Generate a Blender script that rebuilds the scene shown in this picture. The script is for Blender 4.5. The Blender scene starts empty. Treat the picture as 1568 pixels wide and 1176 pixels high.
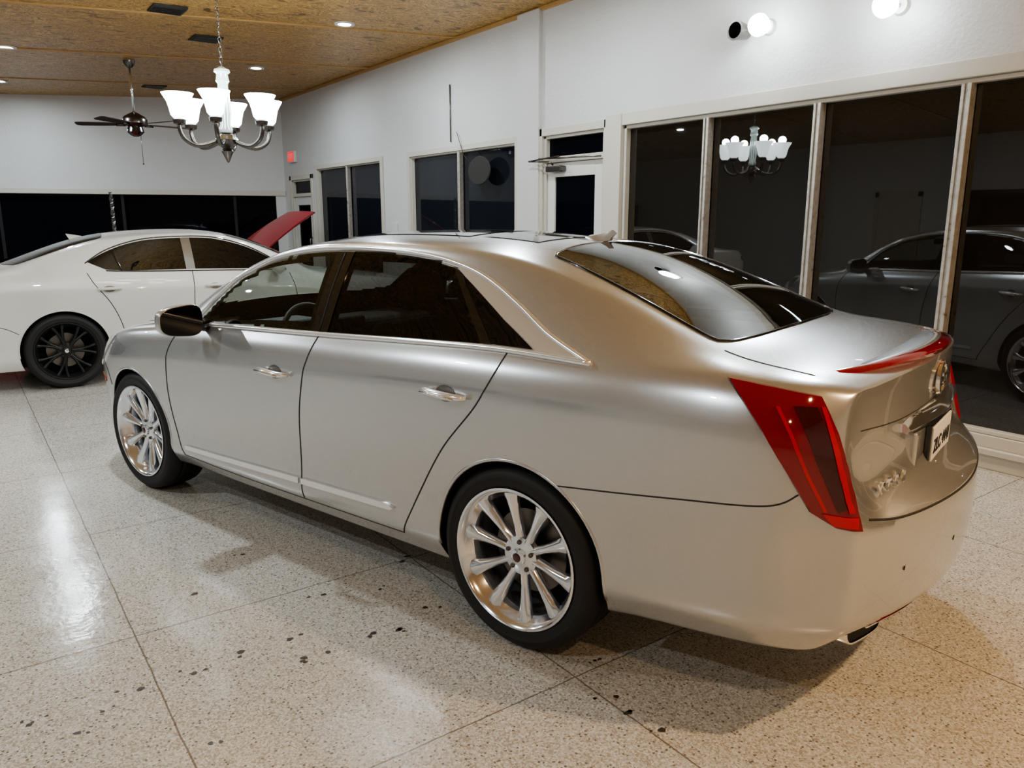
import bpy, bmesh, math, random
from mathutils import Vector, Matrix
from mathutils.bvhtree import BVHTree
from mathutils.geometry import delaunay_2d_cdt
random.seed(4)
PI=math.pi
SC=bpy.context.scene
try:
    SC.view_settings.look='AgX - Medium High Contrast'
except Exception: pass
def link(o,parent=None):
    bpy.context.collection.objects.link(o)
    if parent: o.parent=parent
    return o
def empty(name,loc=(0,0,0),rz=0):
    e=bpy.data.objects.new(name,None); e.location=loc; e.rotation_euler=(0,0,rz); e.empty_display_size=.1
    return link(e)
# ---------------------------------------------------------------- materials
def mat(name,col=(.8,.8,.8),rough=.5,metal=0,coat=0,emit=None,es=0,spec=None,ior=None,coatr=.03,trans=0):
    m=bpy.data.materials.new(name); m.use_nodes=True
    b=m.node_tree.nodes['Principled BSDF']
    b.inputs['Base Color'].default_value=(*col,1); b.inputs['Roughness'].default_value=rough
    b.inputs['Metallic'].default_value=metal; b.inputs['Coat Weight'].default_value=coat
    b.inputs['Coat Roughness'].default_value=coatr
    if ior: b.inputs['IOR'].default_value=ior
    if trans: b.inputs['Transmission Weight'].default_value=trans
    if emit:
        b.inputs['Emission Color'].default_value=(*emit,1); b.inputs['Emission Strength'].default_value=es
        try: m.cycles.emission_sampling='NONE'
        except Exception: pass
    return m
def N(m,t,**k):
    n=m.node_tree.nodes.new(t)
    for a,v in k.items(): setattr(n,a,v)
    return n
def LK(m,a,b): m.node_tree.links.new(a,b)
def ramp(m,fac,stops,interp='LINEAR'):
    r=N(m,'ShaderNodeValToRGB'); r.color_ramp.interpolation=interp
    while len(r.color_ramp.elements)<len(stops): r.color_ramp.elements.new(.5)
    for e,(p,c) in zip(r.color_ramp.elements,stops): e.position=p; e.color=(*c,1)
    LK(m,fac,r.inputs[0]); return r.outputs[0]
def mix(m,fac,a,b,mode='MIX'):
    n=N(m,'ShaderNodeMix',data_type='RGBA',blend_type=mode)
    for i,v in ((0,fac),(6,a),(7,b)):
        if isinstance(v,(float,int)): n.inputs[i].default_value=v
        elif isinstance(v,tuple): n.inputs[i].default_value=(*v,1)
        else: LK(m,v,n.inputs[i])
    return n.outputs[2]
def math_(m,op,a,b=0.,c=None):
    n=N(m,'ShaderNodeMath',operation=op)
    for i,v in enumerate((a,b,c)):
        if v is None: continue
        if isinstance(v,(float,int)): n.inputs[i].default_value=v
        else: LK(m,v,n.inputs[i])
    return n.outputs[0]
def ocoord(m): return N(m,'ShaderNodeTexCoord').outputs['Object']
def noise(m,vec,scale,detail=4,dist=0,rough=.5):
    n=N(m,'ShaderNodeTexNoise'); n.inputs['Scale'].default_value=scale; n.inputs['Detail'].default_value=detail
    n.inputs['Distortion'].default_value=dist; n.inputs['Roughness'].default_value=rough
    LK(m,vec,n.inputs['Vector']); return n.outputs[0]
def bump(m,h,st,dist=.01):
    b=N(m,'ShaderNodeBump'); b.inputs['Strength'].default_value=st; b.inputs['Distance'].default_value=dist
    LK(m,h,b.inputs['Height']); LK(m,b.outputs[0],m.node_tree.nodes['Principled BSDF'].inputs['Normal'])
def P(m): return m.node_tree.nodes['Principled BSDF']

M_wall=mat('wall_paint',(.66,.66,.65),.42)
c=ocoord(M_wall); bump(M_wall,noise(M_wall,c,38,5),.45,.007)
LK(M_wall,mix(M_wall,noise(M_wall,c,1.2,3),(.60,.60,.59),(.68,.68,.67)),P(M_wall).inputs['Base Color'])
M_trim=mat('trim_paint',(.60,.57,.50),.38)
M_alu=mat('window_metal',(.55,.53,.48),.4,.5)
c=ocoord(M_alu); LK(M_alu,ramp(M_alu,noise(M_alu,c,25,6),[(.35,(.62,.60,.56)),(.66,(.5,.47,.42)),(.72,(.28,.2,.13))]),P(M_alu).inputs['Base Color'])
M_glassn=mat('night_glass',(.014,.0115,.009),.012,ior=1.8)
M_glassb=mat('night_glass_back',(.003,.004,.007),.03,ior=1.22)
M_glassn2=mat('night_glass_dusk',(.014,.016,.022),.03,ior=1.5)
M_dark=mat('dark',(.01,.01,.01),.6)
# floor terrazzo
M_floor=mat('terrazzo',(.6,.55,.47),.2)
c=ocoord(M_floor)
v1=N(M_floor,'ShaderNodeTexVoronoi'); v1.inputs['Scale'].default_value=170; LK(M_floor,c,v1.inputs['Vector'])
v2=N(M_floor,'ShaderNodeTexVoronoi'); v2.inputs['Scale'].default_value=80; LK(M_floor,c,v2.inputs['Vector'])
base=mix(M_floor,noise(M_floor,c,.8,5),(.43,.405,.36),(.58,.56,.515))
sep=N(M_floor,'ShaderNodeSeparateColor'); LK(M_floor,v1.outputs['Color'],sep.inputs[0])
chips=ramp(M_floor,sep.outputs[0],[(0,(.38,.33,.26)),(.14,(.62,.60,.55)),(.45,(.51,.49,.44)),(.7,(.76,.75,.72)),(.84,(.33,.27,.20))],'CONSTANT')
base=mix(M_floor,.65,base,chips)
sep2=N(M_floor,'ShaderNodeSeparateColor'); LK(M_floor,v2.outputs['Color'],sep2.inputs[0])
dk=math_(M_floor,'MULTIPLY',math_(M_floor,'GREATER_THAN',sep2.outputs[1],.80),math_(M_floor,'LESS_THAN',v2.outputs['Distance'],.34))
base=mix(M_floor,math_(M_floor,'MULTIPLY',dk,.75),base,(.10,.08,.06))
sx=N(M_floor,'ShaderNodeSeparateXYZ'); LK(M_floor,c,sx.inputs[0])
def joint(out,off,g=1.22,w=.003):
    a=math_(M_floor,'ADD',out,-off+g*20); a=math_(M_floor,'MODULO',a,g); a=math_(M_floor,'SUBTRACT',a,g/2); a=math_(M_floor,'ABSOLUTE',a)
    return math_(M_floor,'GREATER_THAN',a,g/2-w)
nj=math_(M_floor,'MULTIPLY',math_(M_floor,'SUBTRACT',noise(M_floor,c,6,3),.5),.012)
j1=joint(math_(M_floor,'ADD',sx.outputs[0],nj),.407); j2=joint(math_(M_floor,'ADD',sx.outputs[1],nj),3.09)
jj=math_(M_floor,'MAXIMUM',j1,j2)
base=mix(M_floor,math_(M_floor,'MULTIPLY',jj,.75),base,(.12,.09,.06))
LK(M_floor,base,P(M_floor).inputs['Base Color'])
rr=ramp(M_floor,noise(M_floor,c,2.2,5),[(.3,(.09,)*3),(.7,(.21,)*3)])
LK(M_floor,rr,P(M_floor).inputs['Roughness'])
hh=math_(M_floor,'ADD',math_(M_floor,'MULTIPLY',noise(M_floor,c,5,3),1.0),math_(M_floor,'MULTIPLY',noise(M_floor,c,36,2),.30))
bump(M_floor,hh,.34,.006)
# ceiling plywood: flame grain
M_ceil=mat('plywood',(.5,.3,.12),.36)
c=ocoord(M_ceil); mp=N(M_ceil,'ShaderNodeMapping'); mp.inputs['Scale'].default_value=(1.0,1.7,1); LK(M_ceil,c,mp.inputs['Vector'])
g1=noise(M_ceil,mp.outputs[0],2.4,5,2.8,.6)
wc=ramp(M_ceil,g1,[(.36,(.09,.036,.008)),(.43,(.62,.38,.12)),(.475,(.13,.055,.013)),(.53,(.74,.47,.16)),(.59,(.15,.068,.017)),(.66,(.62,.38,.12))])
LK(M_ceil,mix(M_ceil,.10,wc,(.55,.34,.12)),P(M_ceil).inputs['Base Color'])
M_batten=mat('batten',(.50,.31,.13),.45)
# car
def paint(name,col,metal,rough,spec=0):
    m=mat(name,col,rough,metal,1.0,coatr=.012)
    c=ocoord(m); n=noise(m,c,700,1)
    LK(m,mix(m,n,tuple(x*.95 for x in col),tuple(min(1,x*1.05) for x in col)),P(m).inputs['Base Color'])
    # inside of the sheet metal is dark trim
    d=N(m,'ShaderNodeBsdfDiffuse'); d.inputs[0].default_value=(.02,.019,.018,1)
    g=N(m,'ShaderNodeNewGeometry'); mx=N(m,'ShaderNodeMixShader')
    LK(m,g.outputs['Backfacing'],mx.inputs[0]); LK(m,P(m).outputs[0],mx.inputs[1]); LK(m,d.outputs[0],mx.inputs[2])
    LK(m,mx.outputs[0],m.node_tree.nodes['Material Output'].inputs[0])
    return m
def cglass(name,tint,f0=.045,rough=.0):
    m=bpy.data.materials.new(name); m.use_nodes=True; m.node_tree.nodes.clear()
    g=N(m,'ShaderNodeNewGeometry'); dt=N(m,'ShaderNodeVectorMath',operation='DOT_PRODUCT')
    LK(m,g.outputs['Normal'],dt.inputs[0]); LK(m,g.outputs['Incoming'],dt.inputs[1])
    a=math_(m,'ABSOLUTE',dt.outputs['Value']); a=math_(m,'SUBTRACT',1.0,a); a=math_(m,'POWER',a,5.0)
    a=math_(m,'MULTIPLY_ADD',a,1-f0,f0)
    t=N(m,'ShaderNodeBsdfTransparent'); t.inputs[0].default_value=(*tint,1)
    gl=N(m,'ShaderNodeBsdfGlossy'); gl.inputs['Roughness'].default_value=.012; gl.inputs[0].default_value=(1,1,1,1)
    mx=N(m,'ShaderNodeMixShader'); LK(m,a,mx.inputs[0]); LK(m,t.outputs[0],mx.inputs[1]); LK(m,gl.outputs[0],mx.inputs[2])
    o=N(m,'ShaderNodeOutputMaterial'); LK(m,mx.outputs[0],o.inputs[0]); return m
M_silver=paint('silver_paint',(.60,.605,.605),.74,.27)
M_white=paint('white_paint',(.70,.69,.66),0,.35)
M_red=paint('red_paint',(.30,.006,.010),.1,.35)
M_chrome=mat('chrome',(.95,.96,.98),.08,.95)
M_satin=mat('satin_trim',(.92,.93,.94),.20,.70)
M_recess=mat('handle_recess_shade',(.22,.21,.20),.3,.8)  # darker silver: shading of the handle recesses put into the colour
M_tint=mat('tinted_glass',(.006,.006,.007),.015,ior=1.55)
G_front=cglass('door_glass_clear',(.55,.60,.58),.06)
G_rear=cglass('door_glass_privacy',(.16,.17,.17),.055)
G_back=cglass('backlight_glass',(.22,.24,.24),.12)
G_ws=cglass('windscreen_glass',(.75,.80,.78),.05)
M_black=mat('gloss_black',(.008,.008,.008),.1,coat=1)
M_rub=mat('tyre_rubber',(.016,.016,.016),.6)
M_well=mat('wheel_well',(.008,.008,.008),.8)
M_gap=mat('panel_gap',(.03,.028,.025),.6)
M_wheel=mat('polished_alloy',(.90,.93,.98),.14,.92)
M_bwheel=mat('black_alloy',(.035,.035,.037),.33,.6)
M_disc=mat('brake_disc',(.22,.21,.2),.35,1)
M_redl=mat('red_lens',(.25,.0008,.010),.05,coat=1)
M_redd=mat('red_lens_dark',(.055,.0004,.003),.06,coat=1)
M_redb=mat('red_lens_bright',(.55,.002,.020),.08,coat=1)
M_orange=mat('amber_lens',(.6,.12,.02),.15,coat=1)
M_head=mat('headlamp',(.5,.5,.5),.1,.5,1)
M_plate=mat('plate_white',(.85,.85,.84),.4)
M_ink=mat('plate_ink',(.02,.02,.03),.5)
M_nickel=mat('dark_nickel',(.17,.16,.15),.25,1)
M_leather=mat('seat_leather',(.10,.09,.08),.45)
M_dash=mat('dashboard',(.025,.024,.023),.5)
M_bulb=mat('bulb_cool',(1,1,1),.4,emit=(.92,.97,1.0),es=30)
M_flood=mat('flood_bulb',(1,1,1),.4,emit=(.9,.97,1.0),es=25)
M_shade=mat('glass_shade',(.9,.9,.9),.3,emit=(.90,.97,1.0),es=7)
M_warmb=mat('bulb_warm',(1,.8,.5),.4,emit=(1,.72,.42),es=20)
M_stain=mat('oil_stain',(.06,.05,.04),.35)
M_exit=mat('exit_red',(.5,.01,.01),.4,emit=(1,.05,.05),es=.8)
M_wht=mat('white_plastic',(.68,.68,.65),.4)
# ---------------------------------------------------------------- mesh helpers
def mesh(name,vs,fs,m=None,parent=None,smooth=False,mats=None,mi=None):
    me=bpy.data.meshes.new(name); me.from_pydata([tuple(v) for v in vs],[],fs); me.update()
    if mats:
        for x in mats: me.materials.append(x)
        if mi: me.polygons.foreach_set('material_index',mi)
    elif m: me.materials.append(m)
    if smooth: me.polygons.foreach_set('use_smooth',[True]*len(me.polygons))
    o=bpy.data.objects.new(name,me); return link(o,parent)
BOXF=[(0,3,2,1),(4,5,6,7),(0,1,5,4),(1,2,6,5),(2,3,7,6),(3,0,4,7)]
def bv(a,b):
    (x0,y0,z0),(x1,y1,z1)=a,b
    return [(x0,y0,z0),(x1,y0,z0),(x1,y1,z0),(x0,y1,z0),(x0,y0,z1),(x1,y0,z1),(x1,y1,z1),(x0,y1,z1)]
def boxes(name,lst,m,parent=None,bevel=0,mats=None):
    vs=[];fs=[];mi=[]
    for it in lst:
        a,b=it[0],it[1]; k=len(vs)
        a2=tuple(min(p,q) for p,q in zip(a,b)); b2=tuple(max(p,q) for p,q in zip(a,b))
        vs+=bv(a2,b2); fs+=[tuple(k+i for i in f) for f in BOXF]; mi+=[it[2] if len(it)>2 else 0]*6
    o=mesh(name,vs,fs,m,parent,mats=mats,mi=mi)
    if bevel:
        bm=o.modifiers.new('b','BEVEL'); bm.width=bevel; bm.segments=3; bm.limit_method='ANGLE'
    return o
def revolve(name,prof,m,parent=None,seg=32,loc=(0,0,0),axis='z',smooth=True,mats=None,mis=None):
    vs=[];fs=[];mi=[]
    n=len(prof)
    for s in range(seg):
        a=2*PI*s/seg
        for r,h in prof:
            x,y=r*math.cos(a),r*math.sin(a)
            v=(x,y,h) if axis=='z' else ((x,h,y) if axis=='y' else (h,x,y))
            vs.append((v[0]+loc[0],v[1]+loc[1],v[2]+loc[2]))
    for s in range(seg):
        t=(s+1)%seg
        for i in range(n-1):
            fs.append((s*n+i,t*n+i,t*n+i+1,s*n+i+1)); mi.append(mis[i] if mis else 0)
    o=mesh(name,vs,fs,m,parent,smooth,mats=mats,mi=mi if mis else None)
    b=bmesh.new(); b.from_mesh(o.data); bmesh.ops.remove_doubles(b,verts=b.verts,dist=1e-5)
    bmesh.ops.recalc_face_normals(b,faces=b.faces); b.to_mesh(o.data); b.free()
    if smooth: o.data.set_sharp_from_angle(angle=math.radians(40))
    return o
def tube(name,pts,r,m,parent=None,seg=8,cyclic=False,flat=None):
    pts=[Vector(p) for p in pts]; n=len(pts); vs=[];fs=[]
    rs=r if isinstance(r,(list,tuple)) else [r]*n
    T=[]
    for i in range(n):
        a=pts[(i-1)%n] if (cyclic or i>0) else pts[i]; b=pts[(i+1)%n] if (cyclic or i<n-1) else pts[i]
        d=b-a; T.append(d.normalized() if d.length>1e-9 else Vector((0,0,1)))
    up=Vector((0,0,1)) if abs(T[0].z)<.9 else Vector((1,0,0))
    nrm=(up-T[0]*up.dot(T[0])).normalized()
    for i in range(n):
        nrm=(nrm-T[i]*nrm.dot(T[i])).normalized(); bn=T[i].cross(nrm)
        for s in range(seg):
            a=2*PI*s/seg; vs.append(pts[i]+(nrm*math.cos(a)+bn*math.sin(a))*rs[i])
    for i in range(n if cyclic else n-1):
        for s in range(seg):
            t=(s+1)%seg; j=(i+1)%n; fs.append((i*seg+s,i*seg+t,j*seg+t,j*seg+s))
    if not cyclic: fs.append(tuple(range(seg))[::-1]); fs.append(tuple((n-1)*seg+s for s in range(seg)))
    return mesh(name,vs,fs,m,parent,True)
def cr(pts,k=6,cyclic=False):
    out=[];n=len(pts); D=len(pts[0])
    for i in range(n if cyclic else n-1):
        g=lambda q: pts[q%n] if cyclic else pts[min(max(q,0),n-1)]
        p0,p1,p2,p3=g(i-1),g(i),g(i+1),g(i+2)
        for s in range(k):
            t=s/k
            out.append(tuple(.5*((2*p1[d])+(-p0[d]+p2[d])*t+(2*p0[d]-5*p1[d]+4*p2[d]-p3[d])*t*t+(-p0[d]+3*p1[d]-3*p2[d]+p3[d])*t**3) for d in range(D)))
    if not cyclic: out.append(tuple(pts[-1]))
    return out
def dens(pts,step,cyclic=True):
    out=[];n=len(pts)
    for i in range(n if cyclic else n-1):
        a=Vector(pts[i]);b=Vector(pts[(i+1)%n]); k=max(1,int((b-a).length/step))
        for s in range(k): out.append(tuple(a.lerp(b,s/k)))
    if not cyclic: out.append(tuple(pts[-1]))
    return out
def inpoly(o2,x,y):
    c=False;n=len(o2);j=n-1
    for i in range(n):
        if (o2[i][1]>y)!=(o2[j][1]>y) and x<(o2[j][0]-o2[i][0])*(y-o2[i][1])/(o2[j][1]-o2[i][1])+o2[i][0]: c=not c
        j=i
    return c
# ---------------------------------------------------------------- car shell
def shell(name,T,P_,m,parent,arches):
    n=len(T)
    V={};vs=[]
    def add(key,co): V[key]=len(vs); vs.append(co)
    kz=P_['kz']; ky=P_['ky']
    def side(i,k):
        x,W,zb,ry,rz,z6,sh=T[i]
        y=W+ky[k]; z0=P_['bot'](x)
        if k==6: z=zb
        elif k==5: z=zb-.055
        elif k==4: z=zb-.15
        else: z=z0+(kz[k])*(zb-z0)
        if i==0: x+=P_['rk'][k]
        if i==n-1: x+=P_['fk'][k]
        return (x,y,z)
    def top(i,j):
        x,W,zb,ry,rz,z6,sh=T[i]; y0=W+ky[6]
        if j==0: return side(i,6)
        if j==1:
            y=(y0+ry)/2+.012; z=(zb+rz)/2+.006
        elif j==2: y,z=ry,rz
        else:
            y=ry*[0,0,0,.86,.6,.3,0][j]; z=z6-(z6-rz)*(y/ry)**2.3
        xs=x+sh*(1-(y/y0)**2)+(P_['rk'][6] if i==0 else 0)
        return (xs,y,z)
    for sgn in (1,-1):
        for i in range(n):
            for k in range(7): p=side(i,k); add((sgn,i,'s',k),(p[0],p[1]*sgn,p[2]))
            for j in range(1,7):
                if j==6 and sgn==-1: V[(-1,i,'t',6)]=V[(1,i,'t',6)]; V[(-1,i,'b',6)]=V[(1,i,'b',6)]; continue
                p=top(i,j); add((sgn,i,'t',j),(p[0],p[1]*sgn,p[2]))
                q=side(i,0); yy=q[1]*(1-j/6.); sh=T[i][6] if i in(0,n-1) else 0
                if i==0: sh=P_['rb'][0]
                add((sgn,i,'b',j),(q[0]+sh*(1-(1-j/6.)**2)*.9,yy*sgn,q[2]-.01))
            V[(sgn,i,'t',0)]=V[(sgn,i,'s',6)]; V[(sgn,i,'b',0)]=V[(sgn,i,'s',0)]
    fs=[]
    def q(*k): fs.append(tuple(V[a] for a in k))
    for sgn in (1,-1):
        for i in range(n-1):
            for k in range(6): q((sgn,i,'s',k),(sgn,i+1,'s',k),(sgn,i+1,'s',k+1),(sgn,i,'s',k+1))
            for j in range(6):
                q((sgn,i,'t',j),(sgn,i+1,'t',j),(sgn,i+1,'t',j+1),(sgn,i,'t',j+1))
                q((sgn,i,'b',j),(sgn,i+1,'b',j),(sgn,i+1,'b',j+1),(sgn,i,'b',j+1))
    for (i,bul) in ((0,P_['rb']),(n-1,P_['fb'])):
        for sgn in (1,-1):
            for k in range(7):
                V[(sgn,i,'c',k,0)]=V[(sgn,i,'s',k)]
                for j in range(1,7):
                    if k==6: V[(sgn,i,'c',k,j)]=V[(sgn,i,'t',j)]; continue
                    if k==0: V[(sgn,i,'c',k,j)]=V[(sgn,i,'b',j)]; continue
                    if j==6 and sgn==-1: V[(-1,i,'c',k,6)]=V[(1,i,'c',k,6)]; continue
                    s=side(i,k); tp=vs[V[(1,i,'t',j)]]
                    y=tp[1]*(s[1]/ (T[i][1]+ky[6]))
                    z=s[2]+(tp[2]-side(i,6)[2])*(k/6.)**2
                    if i==0: z+=P_.get('dz',[0]*7)[k]*min(1,j/2)
                    x=s[0]+bul[k]*(1-(y/s[1])**2)
                    add((sgn,i,'c',k,j),(x,y*sgn,z))
            for k in range(6):
                for j in range(6): q((sgn,i,'c',k,j),(sgn,i,'c',k,j+1),(sgn,i,'c',k+1,j+1),(sgn,i,'c',k+1,j))
    me=bpy.data.meshes.new(name); me.from_pydata(vs,[],fs)
    b=bmesh.new(); b.from_mesh(me); b.verts.ensure_lookup_table()
    bmesh.ops.recalc_face_normals(b,faces=b.faces)
    cl=b.edges.layers.float.new('crease_edge')
    def crease(a,c,v):
        e=b.edges.get((b.verts[V[a]],b.verts[V[c]]))
        if e: e[cl]=v
    for sgn in (1,-1):
        for i in range(n-1):
            crease((sgn,i,'s',0),(sgn,i+1,'s',0),.5)
            crease((sgn,i,'s',1),(sgn,i+1,'s',1),.3)
            crease((sgn,i,'s',4),(sgn,i+1,'s',4),P_.get('c4',.5))
            crease((sgn,i,'s',6),(sgn,i+1,'s',6),.25)
            crease((sgn,i,'t',2),(sgn,i+1,'t',2),.3)
            if i<2: crease((sgn,i,'s',3),(sgn,i+1,'s',3),.5)
        for j in range(6):
            crease((sgn,0,'t',j),(sgn,0,'t',j+1),.8); crease((sgn,0,'c',3,j),(sgn,0,'c',3,j+1),P_.get('c3',.55)); crease((sgn,0,'c',4,j),(sgn,0,'c',4,j+1),.3); crease((sgn,0,'c',1,j),(sgn,0,'c',1,j+1),.5)
        for k in range(6): crease((sgn,0,'s',k),(sgn,0,'s',k+1),.35)
    b.to_mesh(me); b.free()
    me.materials.append(m); me.materials.append(M_well); me.materials.append(M_black)
    o=bpy.data.objects.new(name,me); link(o)
    sd=o.modifiers.new('s','SUBSURF'); sd.levels=3; sd.render_levels=3
    dg=bpy.context.evaluated_depsgraph_get(); dg.update()
    me2=bpy.data.meshes.new_from_object(o.evaluated_get(dg)); o.modifiers.clear(); o.data=me2
    bb=bmesh.new(); bb.from_mesh(me2); bvh=BVHTree.FromBMesh(bb); bb.free()
    cv=[];cf=[]
    for (ax,az,ar) in arches:
        for sgn in (1,-1):
            S=64; k=len(cv)
            for s in range(S):
                a=2*PI*s/S
                for yy in (.60,1.2): cv.append((ax+ar*math.cos(a),yy*sgn,az+ar*math.sin(a)))
            for s in range(S): t=(s+1)%S; cf.append((k+2*s,k+2*s+1,k+2*t+1,k+2*t))
            cf.append(tuple(k+2*s for s in range(S))); cf.append(tuple(k+2*s+1 for s in range(S)))
    cme=bpy.data.meshes.new('cut'); cme.from_pydata(cv,[],cf)
    b=bmesh.new(); b.from_mesh(cme); bmesh.ops.recalc_face_normals(b,faces=b.faces); b.to_mesh(cme); b.free()
    cme.materials.append(m); cme.materials.append(M_well); cme.polygons.foreach_set('material_index',[1]*len(cme.polygons))
    co=bpy.data.objects.new('cut',cme); link(co)
    bo=o.modifiers.new('b','BOOLEAN'); bo.object=co; bo.operation='DIFFERENCE'; bo.solver='EXACT'
    dg=bpy.context.evaluated_depsgraph_get(); dg.update()
    me3=bpy.data.meshes.new_from_object(o.evaluated_get(dg)); o.modifiers.clear(); o.data=me3
    bpy.data.objects.remove(co)
    me3.polygons.foreach_set('use_smooth',[True]*len(me3.polygons)); me3.set_sharp_from_angle(angle=math.radians(32))
    o.parent=parent
    return o,bvh
def cut_glass(o,sides,tops):
    # open the window apertures in the body skin, leaving a black frit band
    b=bmesh.new(); b.from_mesh(o.data); kill=[]
    ds=[(p,dens(p,.02)) for p in sides]; dt=[(p,dens(p,.02)) for p in tops]
    for f in b.faces:
        c=f.calc_center_median()
        if c.z<1.03: continue
        for (lst,u,v,ok) in ((ds,c.x,c.z,abs(f.normal.y)>.35 and abs(c.y)>.5),(dt,c.x,c.y,f.normal.z>.25)):
            if not ok: continue
            for p,dd in lst:
                if inpoly(p,u,v):
                    d=min((u-a)**2+(v-q)**2 for a,q in dd)**.5
                    if d>.028: kill.append(f)
                    elif d>.004: f.material_index=2
                    break
    bmesh.ops.delete(b,geom=list(set(kill)),context='FACES'); b.to_mesh(o.data); b.free()
def pj_side(s): return lambda a,b:(Vector((a,2.5*s,b)),Vector((0,-s,0)))
def pj_top(a,b): return Vector((a,b,3)),Vector((0,0,-1))
def pj_rear(a,b): return Vector((-4,a,b)),Vector((1,0,0))
def pj_diag(s):
    def f(a,b):
        U=Vector((-.8,-.6*s,0)); D=Vector((.6,-.8*s,0)); return U*a-D*3+Vector((0,0,b)),D
    return f
def hit(bvh,pj,a,b,off):
    o,d=pj(a,b); h,nn,i,ds=bvh.ray_cast(o,d)
    if h is None:
        h,nn,i,ds=bvh.find_nearest(o+d*3)
    if nn.dot(d)>0: nn=-nn
    return h+nn*off
def patch(name,outl,pj,bvh,m,parent,off=.003,step=.04,skirt=0):
    o2=dens(outl,step*.6); n=len(o2)
    xs=[p[0] for p in o2]; zs=[p[1] for p in o2]
    pts=[Vector(p) for p in o2]
    x=min(xs)+step/2
    while x<max(xs):
        z=min(zs)+step/2
        while z<max(zs):
            if inpoly(o2,x,z) and min((abs(x-a)+abs(z-b)) for a,b in o2)>step*.5: pts.append(Vector((x,z)))
            z+=step
        x+=step
    r=delaunay_2d_cdt(pts,[(i,(i+1)%n) for i in range(n)],[],1,1e-6)
    V2,fs=r[0],r[2]
    vs=[hit(bvh,pj,v.x,v.y,off) for v in V2]
    fs=[tuple(f) for f in fs]
    ob=mesh(name,vs,fs,m,parent,True)
    b=bmesh.new(); b.from_mesh(ob.data)
    bmesh.ops.recalc_face_normals(b,faces=b.faces)
    o,d=pj(V2[0].x,V2[0].y)
    if sum(f.normal.dot(d) for f in b.faces)>0: bmesh.ops.reverse_faces(b,faces=b.faces)
    if skirt:
        be=[e for e in b.edges if e.is_boundary]; ex=bmesh.ops.extrude_edge_only(b,edges=be)
        for g in ex['geom']:
            if isinstance(g,bmesh.types.BMVert): g.co+=d*skirt
        bmesh.ops.recalc_face_normals(b,faces=b.faces)
    b.to_mesh(ob.data); b.free()
    if skirt: ob.data.set_sharp_from_angle(angle=math.radians(40))
    return ob
def seam(name,pts,pj,bvh,m,parent,r=.003,off=-.0005,cyc=False,smooth=True,step=.03,seg=6):
    if smooth: pts=cr(pts,8,cyc)
    pts=dens(pts,step,cyc)
    return tube(name,[hit(bvh,pj,a,b,off) for a,b in pts],r,m,parent,seg=seg,cyclic=cyc)
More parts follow.
